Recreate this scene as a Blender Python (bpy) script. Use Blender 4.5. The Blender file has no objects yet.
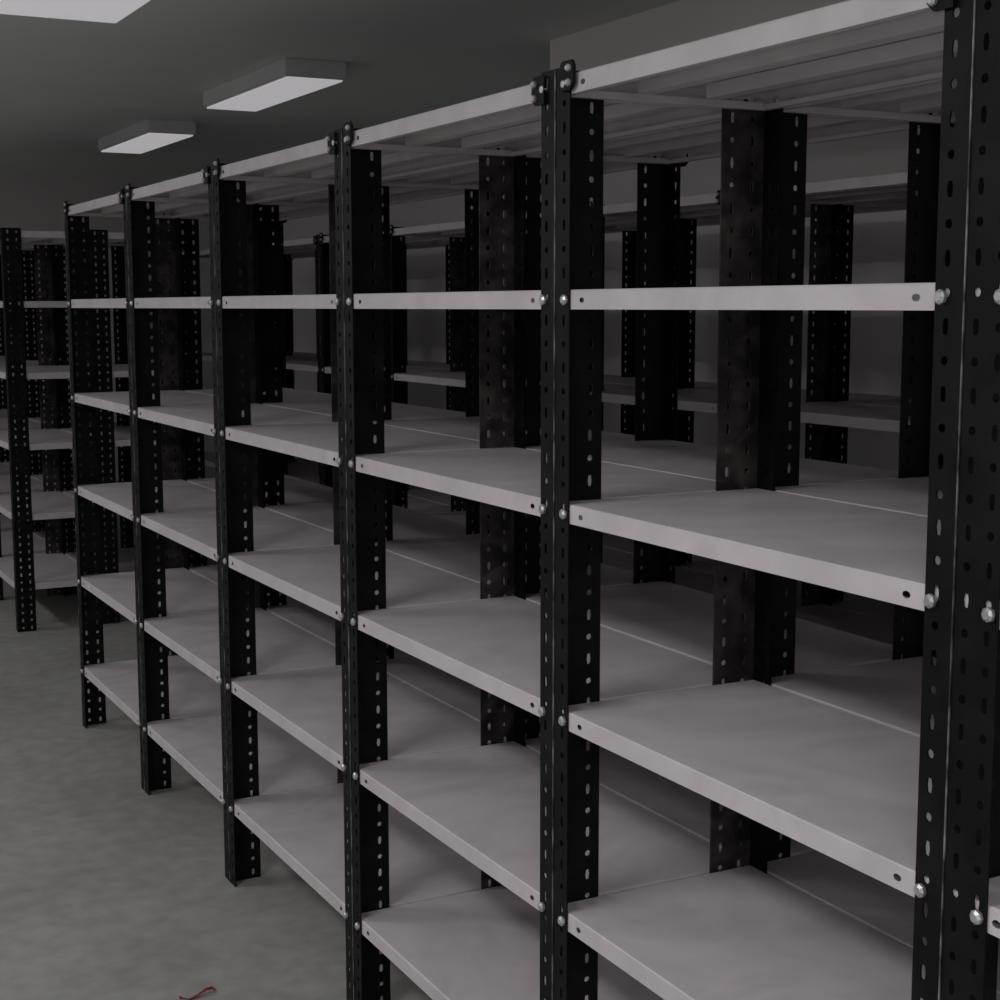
import bpy, bmesh, math, random
from mathutils import Vector, Matrix
W=0.9; WI=0.045; WD=.086
cx,cy,cz,th,pt,rl,f,z5,dz,ZT,D=-1.2295,-1.2600,1.5770,0.4822,0.1257,-0.0014,1537.7959,0.2344,0.3419,1.9463,0.4107
# ---------------- materials ----------------
def mat(name): 
    m=bpy.data.materials.new(name); m.use_nodes=True
    return m,m.node_tree.nodes,m.node_tree.links,m.node_tree.nodes['Principled BSDF']
def noisy(name,c1,c2,scale=5,rough=.5,metal=0,bump=0,detail=6,spread=(.35,.65),coord='Object',rnd=False,dist=0,spec=.5,fine=0):
    m,n,l,b=mat(name)
    tc=n.new('ShaderNodeTexCoord'); nz=n.new('ShaderNodeTexNoise'); nz.inputs['Scale'].default_value=scale; nz.inputs['Detail'].default_value=detail
    nz.inputs['Distortion'].default_value=dist
    if rnd:
        oi=n.new('ShaderNodeObjectInfo'); mu=n.new('ShaderNodeMath'); mu.operation='MULTIPLY'; mu.inputs[1].default_value=37
        l.new(oi.outputs['Random'],mu.inputs[0]); va=n.new('ShaderNodeVectorMath'); va.operation='ADD'
        l.new(tc.outputs[coord],va.inputs[0]); l.new(mu.outputs[0],va.inputs[1]); l.new(va.outputs[0],nz.inputs['Vector'])
    else: l.new(tc.outputs[coord],nz.inputs['Vector'])
    fac=nz.outputs['Fac']
    if fine:
        n2=n.new('ShaderNodeTexNoise'); n2.inputs['Scale'].default_value=fine; n2.inputs['Detail'].default_value=8; l.new(tc.outputs[coord],n2.inputs['Vector'])
        mm=n.new('ShaderNodeMix'); mm.data_type='FLOAT'; mm.inputs[0].default_value=.5; l.new(fac,mm.inputs[2]); l.new(n2.outputs['Fac'],mm.inputs[3]); fac=mm.outputs[0]
    cr=n.new('ShaderNodeValToRGB'); cr.color_ramp.elements[0].color=(*c1,1); cr.color_ramp.elements[1].color=(*c2,1)
    cr.color_ramp.elements[0].position=spread[0]; cr.color_ramp.elements[1].position=spread[1]
    l.new(fac,cr.inputs['Fac']); l.new(cr.outputs['Color'],b.inputs['Base Color'])
    b.inputs['Roughness'].default_value=rough; b.inputs['Metallic'].default_value=metal; b.inputs['Specular IOR Level'].default_value=spec
    if bump:
        bp=n.new('ShaderNodeBump'); bp.inputs['Strength'].default_value=bump; bp.inputs['Distance'].default_value=.01
        l.new(fac,bp.inputs['Height']); l.new(bp.outputs['Normal'],b.inputs['Normal'])
    return m
M_white=noisy('white_enamel',(.53,.49,.505),(.63,.585,.60),3,.5,spread=(.3,.7),rnd=True,dist=3.5,spec=.35)
M_black=noisy('black_enamel',(.004,.004,.005),(.012,.011,.012),14,.5,spread=(.4,.75),rnd=True,spec=.14)
M_dusty=noisy('dusty_black_enamel',(.016,.014,.014),(.10,.088,.084),22,.5,spread=(.40,.85),rnd=True,dist=.4,spec=.3,detail=10)
M_edgehl=noisy('painted_edge_highlight',(.02,.02,.02),(.26,.25,.25),22,.4,spread=(.42,.66),rnd=True)  # corner highlight painted as a paler mottled colour
M_bolt=noisy('zinc_bolt',(.45,.45,.46),(.6,.6,.6),40,.4,.7)
M_floor=noisy('concrete',(.25,.25,.232),(.37,.37,.35),1.6,.65,bump=.2,detail=12,spread=(.34,.66),dist=.8,fine=16)
M_ceil=noisy('ceiling_paint',(.74,.77,.755),(.78,.81,.795),1.2,.7)
M_wall=noisy('wall_paint',(.52,.505,.495),(.57,.55,.54),1.5,.8)
M_wallr=noisy('wall_paint_light',(.76,.73,.72),(.82,.79,.78),1.5,.8)
M_beam=noisy('bulkhead_paint',(.74,.70,.68),(.78,.74,.72),1.5,.8)
M_case=noisy('lamp_housing',(.58,.58,.59),(.63,.63,.63),3,.4)
M_red=noisy('red_plastic',(.2,.015,.015),(.3,.03,.03),9,.4)
m,n,l,b=mat('lamp_diffuser'); b.inputs['Base Color'].default_value=(.6,.6,.62,1); b.inputs['Emission Color'].default_value=(1,.97,1,1); b.inputs['Emission Strength'].default_value=.35; M_diff=m
# ---------------- helpers ----------------
def mk(name,me,parent=None,loc=(0,0,0),rot=0):
    ob=bpy.data.objects.new(name,me); bpy.context.collection.objects.link(ob); ob.location=loc; ob.rotation_euler=(0,0,rot)
    if parent: ob.parent=parent
    return ob
def empty(name,loc=(0,0,0)):
    e=bpy.data.objects.new(name,None); bpy.context.collection.objects.link(e); e.location=loc; e.empty_display_size=.1; return e
def addbox(bm,a,b,mi=0):
    vs=[bm.verts.new((x,y,z)) for x in (a[0],b[0]) for y in (a[1],b[1]) for z in (a[2],b[2])]
    for q in ((0,1,3,2),(4,6,7,5),(0,4,5,1),(2,3,7,6),(0,2,6,4),(1,5,7,3)):
        fc=bm.faces.new([vs[i] for i in q]); fc.material_index=mi
def boxobj(name,a,b,m,parent=None):
    bm=bmesh.new(); addbox(bm,a,b); bmesh.ops.recalc_face_normals(bm,faces=bm.faces[:]); me=bpy.data.meshes.new(name); bm.to_mesh(me); bm.free(); me.materials.append(m)
    return mk(name,me,parent)
def tile(bm,fn,u0,u1,v0,v1,hw=0,hh=0,du=0,mi=0):
    um,vm=(u0+u1)/2,(v0+v1)/2
    out=[(u1,vm),(u1,v1),(um,v1),(u0,v1),(u0,vm),(u0,v0),(um,v0),(u1,v0)]
    ov=[bm.verts.new(fn(*p)) for p in out]
    if hw==0: bm.faces.new(ov).material_index=mi; return
    r=.72; q=.86 if hh>hw*1.3 else r
    inn=[(hw,0),(hw*r,hh*q),(0,hh),(-hw*r,hh*q),(-hw,0),(-hw*r,-hh*q),(0,-hh),(hw*r,-hh*q)]
    iv=[bm.verts.new(fn(um+du+a,vm+b)) for a,b in inn]
    for i in range(8):
        j=(i+1)%8; bm.faces.new([ov[i],ov[j],iv[j],iv[i]]).material_index=mi
def bolt(bm,c,axis,r=.0085,h=.007,mi=1):
    ax=Vector(axis); t=Vector((0,0,1)); s=ax.cross(t)
    rings=[]
    for rr,hh in ((r,0),(r,h*.6),(r*.6,h)):
        rings.append([bm.verts.new(Vector(c)+ax*hh+(s*math.cos(a)+t*math.sin(a))*rr) for a in [i*math.pi/4 for i in range(8)]])
    for q in range(2):
        for i in range(8):
            j=(i+1)%8; fc=bm.faces.new([rings[q][i],rings[q][j],rings[q+1][j],rings[q+1][i]]); fc.material_index=mi
    fc=bm.faces.new(rings[2]); fc.material_index=mi
levels=[z5+i*dz for i in range(5)]+[ZT-.012]
SL=(.0045,.0095); RD=(.0055,.0055)
def post_mesh(name,signs,dusty,lug,wide):
    bm=bmesh.new(); N=52; ph=ZT/N
    for s in signs:
        b2=bmesh.new()
        wi=.066 if (wide and s<0) else WI
        for i in range(N):
            v0,v1=i*ph,(i+1)*ph
            h1=SL if i%2 else RD; h2=RD if i%2 else SL
            if wide and s<0:
                tile(b2,lambda u,v:(0,s*(u+.0005),v),0,wi*.5,v0,v1,*h1,.001)
                tile(b2,lambda u,v:(0,s*(u+.0005),v),wi*.5,wi,v0,v1,*h2,.001)
            else: tile(b2,lambda u,v:(0,s*(u+.0005),v),0,wi,v0,v1,*h1,.005)
            hb=(0,0) if (s<0 and len(signs)>1 and lug) else h1
            tile(b2,lambda u,v:(u,s*.0005,v),0,WD/2,v0,v1,*hb,.002,2)
            tile(b2,lambda u,v:(u,s*.0005,v),WD/2,WD,v0,v1,*h2,0,2)
        bmesh.ops.remove_doubles(b2,verts=b2.verts[:],dist=1e-5)
        bmesh.ops.recalc_face_normals(b2,faces=b2.faces[:])
        bmesh.ops.solidify(b2,geom=b2.faces[:],thickness=.0022)
        tmp=bpy.data.meshes.new('t'); b2.to_mesh(tmp); b2.free(); bm.from_mesh(tmp); bpy.data.meshes.remove(tmp)
        for z in levels:
            bolt(bm,(-.003,s*(wi-.011),z-.016),(-1,0,0))
            bolt(bm,(.02,s*.003,z-.016),(0,s,0),.006)
            bolt(bm,(.07,s*.003,z-.016),(0,s,0),.006)
        if lug:
            top=ZT+(.006 if s<0 else -.006)
            y0,y1=sorted((s*.026,s*.066))
            pts=[(y0,top-.045),(y0,top-.004),(y0+.006,top),(y1-.006,top),(y1,top-.008),(y1,top-.036),(y1-.01,top-.045)]
            if s<0: pts=[(y0+y1-a,c) for a,c in pts][::-1]
            A=[bm.verts.new((-.009,a,c)) for a,c in pts]; B=[bm.verts.new((-.004,a,c)) for a,c in pts]
            bm.faces.new(A); bm.faces.new(B[::-1])
            for i in range(7): bm.faces.new([A[i],B[i],B[(i+1)%7],A[(i+1)%7]])
            bolt(bm,(-.009,s*.055,top-.012),(-1,0,0),.006); bolt(bm,(-.009,s*.055,top-.034),(-1,0,0),.006)
    if -1 in signs: addbox(bm,(-.0038,-.0012,0),(-.002,.0006,ZT),3)  # thin seam strip carrying the painted corner highlight
    me=bpy.data.meshes.new(name); bm.to_mesh(me); bm.free()
    for mm in (M_black,M_bolt,M_dusty if dusty else M_black,M_edgehl): me.materials.append(mm)
    return me
PM={}
def get_post(*k):
    if k not in PM: PM[k]=post_mesh('slotted_angle_post',*k)
    return PM[k]
LIP=.031
def shelf_mesh():
    bm=bmesh.new(); g=.004; c=.0022
    X0,X1,Y0,Y1=g,D-g,g,W-g
    def quad(*p): bm.faces.new([bm.verts.new(q) for q in p])
    quad((X0+c,Y0+c,0),(X1-c,Y0+c,0),(X1-c,Y1-c,0),(X0+c,Y1-c,0))
    for a,b2,ia,ib in (((X0,Y0),(X1,Y0),(X0+c,Y0+c),(X1-c,Y0+c)),((X1,Y0),(X1,Y1),(X1-c,Y0+c),(X1-c,Y1-c)),((X1,Y1),(X0,Y1),(X1-c,Y1-c),(X0+c,Y1-c)),((X0,Y1),(X0,Y0),(X0+c,Y1-c),(X0+c,Y0+c))):
        quad((*a,-c),(*b2,-c),(*ib,0),(*ia,0))
    for X in (X0,X1):
        f1=lambda u,v:(X,u,v)
        tile(bm,f1,Y0,Y0+.15,-LIP,-c,.007,.0045,.0)
        tile(bm,f1,Y0+.15,Y1-.15,-LIP,-c)
        tile(bm,f1,Y1-.15,Y1,-LIP,-c,.007,.0045,.0)
        s=.014 if X==X0 else -.014
        quad((X,Y0,-LIP),(X,Y1,-LIP),(X+s,Y1,-LIP),(X+s,Y0,-LIP))
        quad((X+s,Y0,-LIP),(X+s,Y1,-LIP),(X+s,Y1,-LIP+.008),(X+s,Y0,-LIP+.008))
    for Y,s in ((Y0,.012),(Y1,-.012)):
        f1=lambda u,v:(u,Y,v)
        tile(bm,f1,X0,X0+.08,-LIP,-c,.005,.004); tile(bm,f1,X0+.08,X1-.08,-LIP,-c); tile(bm,f1,X1-.08,X1,-LIP,-c,.005,.004)
        quad((X0,Y,-LIP),(X1,Y,-LIP),(X1,Y+s,-LIP),(X0,Y+s,-LIP))
        quad((X0,Y+s,-LIP),(X1,Y+s,-LIP),(X1,Y+s,-LIP+.012),(X0,Y+s,-LIP+.012))
    # folded Z-shaped stiffeners: upright web plus a short bottom flange
    for xc in (D*.30,D*.62):
        h=.024; e=.045; fl=.03
        quad((xc,Y0+e,-.001),(xc,Y1-e,-.001),(xc,Y1-e,-h),(xc,Y0+e,-h))
        quad((xc,Y0+e,-h),(xc,Y1-e,-h),(xc+fl,Y1-e,-h),(xc+fl,Y0+e,-h))
        quad((xc+fl,Y0+e,-h),(xc+fl,Y1-e,-h),(xc+fl,Y1-e,-.001),(xc+fl,Y0+e,-.001))
    me=bpy.data.meshes.new('steel_shelf'); bm.to_mesh(me); bm.free(); me.materials.append(M_white); return me
SM=shelf_mesh()
def rack(x,y,nb,rows=2,widek=None):
    e=empty('metal_shelving_rack',(x,y,0)); pc=sc=1
    for k in range(nb+1):
        sg=(1,) if k==0 else ((-1,) if k==nb else (1,-1))
        for r in range(rows):
            for side in (0,1):
                ss=sg if side==0 else tuple(-q for q in sg)
                ox=r*D+(D-.003 if side else .003)
                mk('post_%d'%pc,get_post(ss,r==0 and side==1,(r==0 and side==0) or (r==rows-1 and side==1),k==widek and side==0 and r==0),e,(ox,k*W,0),math.pi if side else 0); pc+=1
            if k<nb:
                for z in levels:
                    mk('shelf_%d'%sc,SM,e,(r*D,k*W,z),0); sc+=1
    return e
rack(0,-W,6,widek=1); rack(.1,6.35,3); rack(1.7,2.77-3*W,10)
# ---------------- room ----------------
HC=2.545; YF=10.65; XR=2.85
boxobj('floor',(-6,-7,-.1),(XR+.1,YF+.1,0),M_floor)
boxobj('ceiling',(-6,-7,HC),(XR+.1,YF+.1,HC+.1),M_ceil)
boxobj('wall_far',(-6,YF,0),(XR+.1,YF+.1,HC),M_wall)
boxobj('wall_right',(XR,-7,0),(XR+.1,YF,HC),M_wallr)
boxobj('ceiling_bulkhead',(1.64,-7,2.25),(XR,3.82,HC),M_beam)
def lamp(x0,y0,w,L):
    e=empty('ceiling_light',(x0,y0,HC))
    bm=bmesh.new(); t=.075
    addbox(bm,(0,0,-t+.004),(w,L,0)); bmesh.ops.recalc_face_normals(bm,faces=bm.faces[:])
    bmesh.ops.bevel(bm,geom=bm.edges[:],offset=.006,segments=2,affect='EDGES')
    me=bpy.data.meshes.new('housing'); bm.to_mesh(me); bm.free(); me.materials.append(M_case); mk('housing',me,e)
    bm=bmesh.new(); addbox(bm,(.014,.014,-t-.002),(w-.014,L-.014,-t+.006)); me=bpy.data.meshes.new('diffuser'); bm.to_mesh(me); bm.free(); me.materials.append(M_diff); mk('diffuser',me,e)
lamp(.90,4.62,.26,1.1); lamp(.94,6.83,.26,1.1); lamp(-.56,2.68,.6,1.1)
# red scrap on floor
bm=bmesh.new(); pr=None
for i in range(9):
    t=i/8; x=-.02*math.sin(t*5)+t*.07; y=t*.03; z=.003+.01*math.sin(t*6)**2
    v=[bm.verts.new((x,y-.006,z)),bm.verts.new((x,y+.006,z+.003*math.sin(t*9)))]
    if pr: bm.faces.new([pr[0],v[0],v[1],pr[1]])
    pr=v
me=bpy.data.meshes.new('red_plastic_scrap'); bm.to_mesh(me); bm.free(); me.materials.append(M_red)
def ray(px,py):
    F=Vector((math.sin(th)*math.cos(pt),math.cos(th)*math.cos(pt),-math.sin(pt))); R0=Vector((math.cos(th),-math.sin(th),0)); U0=R0.cross(F)
    d=F+R0*((px-500)/f)+U0*((500-py)/f); t=-cz/d.z; return Vector((cx,cy,cz))+d*t
q=ray(181,1004)
mk('red_plastic_scrap',me,None,(q.x,q.y,0))
# ---------------- light ----------------
w=bpy.data.worlds.new('world'); bpy.context.scene.world=w; w.use_nodes=True
w.node_tree.nodes['Background'].inputs[0].default_value=(1,.98,1,1); w.node_tree.nodes['Background'].inputs[1].default_value=.29
def area(name,loc,tgt,sx,sy,e,c=(1,1,1)):
    L=bpy.data.lights.new(name,'AREA'); L.shape='RECTANGLE'; L.size=sx; L.size_y=sy; L.energy=e; L.color=c
    ob=bpy.data.objects.new(name,L); bpy.context.collection.objects.link(ob); ob.location=loc
    ob.rotation_euler=(Vector(tgt)-Vector(loc)).to_track_quat('-Z','Y').to_euler()
area('doorway_daylight',(-5.5,-5,1.3),(1,2,1.2),3.5,2.4,8,(1,.97,1))
for i,(x,y) in enumerate([(-1.6,-2.2),(-1.9,.6),(-2.6,3.6),(-2.6,6.6),(.3,-1.8)]):
    area('ceiling_lamp_light_%d'%i,(x,y,HC-.03),(x,y,0),.3,1.2,28,(1,.98,1))
fl=bpy.data.lights.new('camera_fill','POINT'); fl.energy=8; fl.shadow_soft_size=.03  # fill light added at the camera to brighten shelf undersides and stiffeners
fo=bpy.data.objects.new('camera_fill',fl); bpy.context.collection.objects.link(fo); fo.location=(cx-.05,cy-.02,cz+.02)
# ---------------- camera ----------------
cam=bpy.data.cameras.new('camera'); co=bpy.data.objects.new('camera',cam); bpy.context.collection.objects.link(co)
F=Vector((math.sin(th)*math.cos(pt),math.cos(th)*math.cos(pt),-math.sin(pt))); R0=Vector((math.cos(th),-math.sin(th),0)); U0=R0.cross(F)
R=math.cos(rl)*R0+math.sin(rl)*U0; U=-math.sin(rl)*R0+math.cos(rl)*U0
mx=Matrix((R,U,-F)).transposed().to_4x4(); mx.translation=(cx,cy,cz); co.matrix_world=mx
cam.sensor_width=36; cam.lens=f*36/1000; cam.clip_start=.05
bpy.context.scene.camera=co
bpy.context.scene.view_settings.view_transform='Standard'
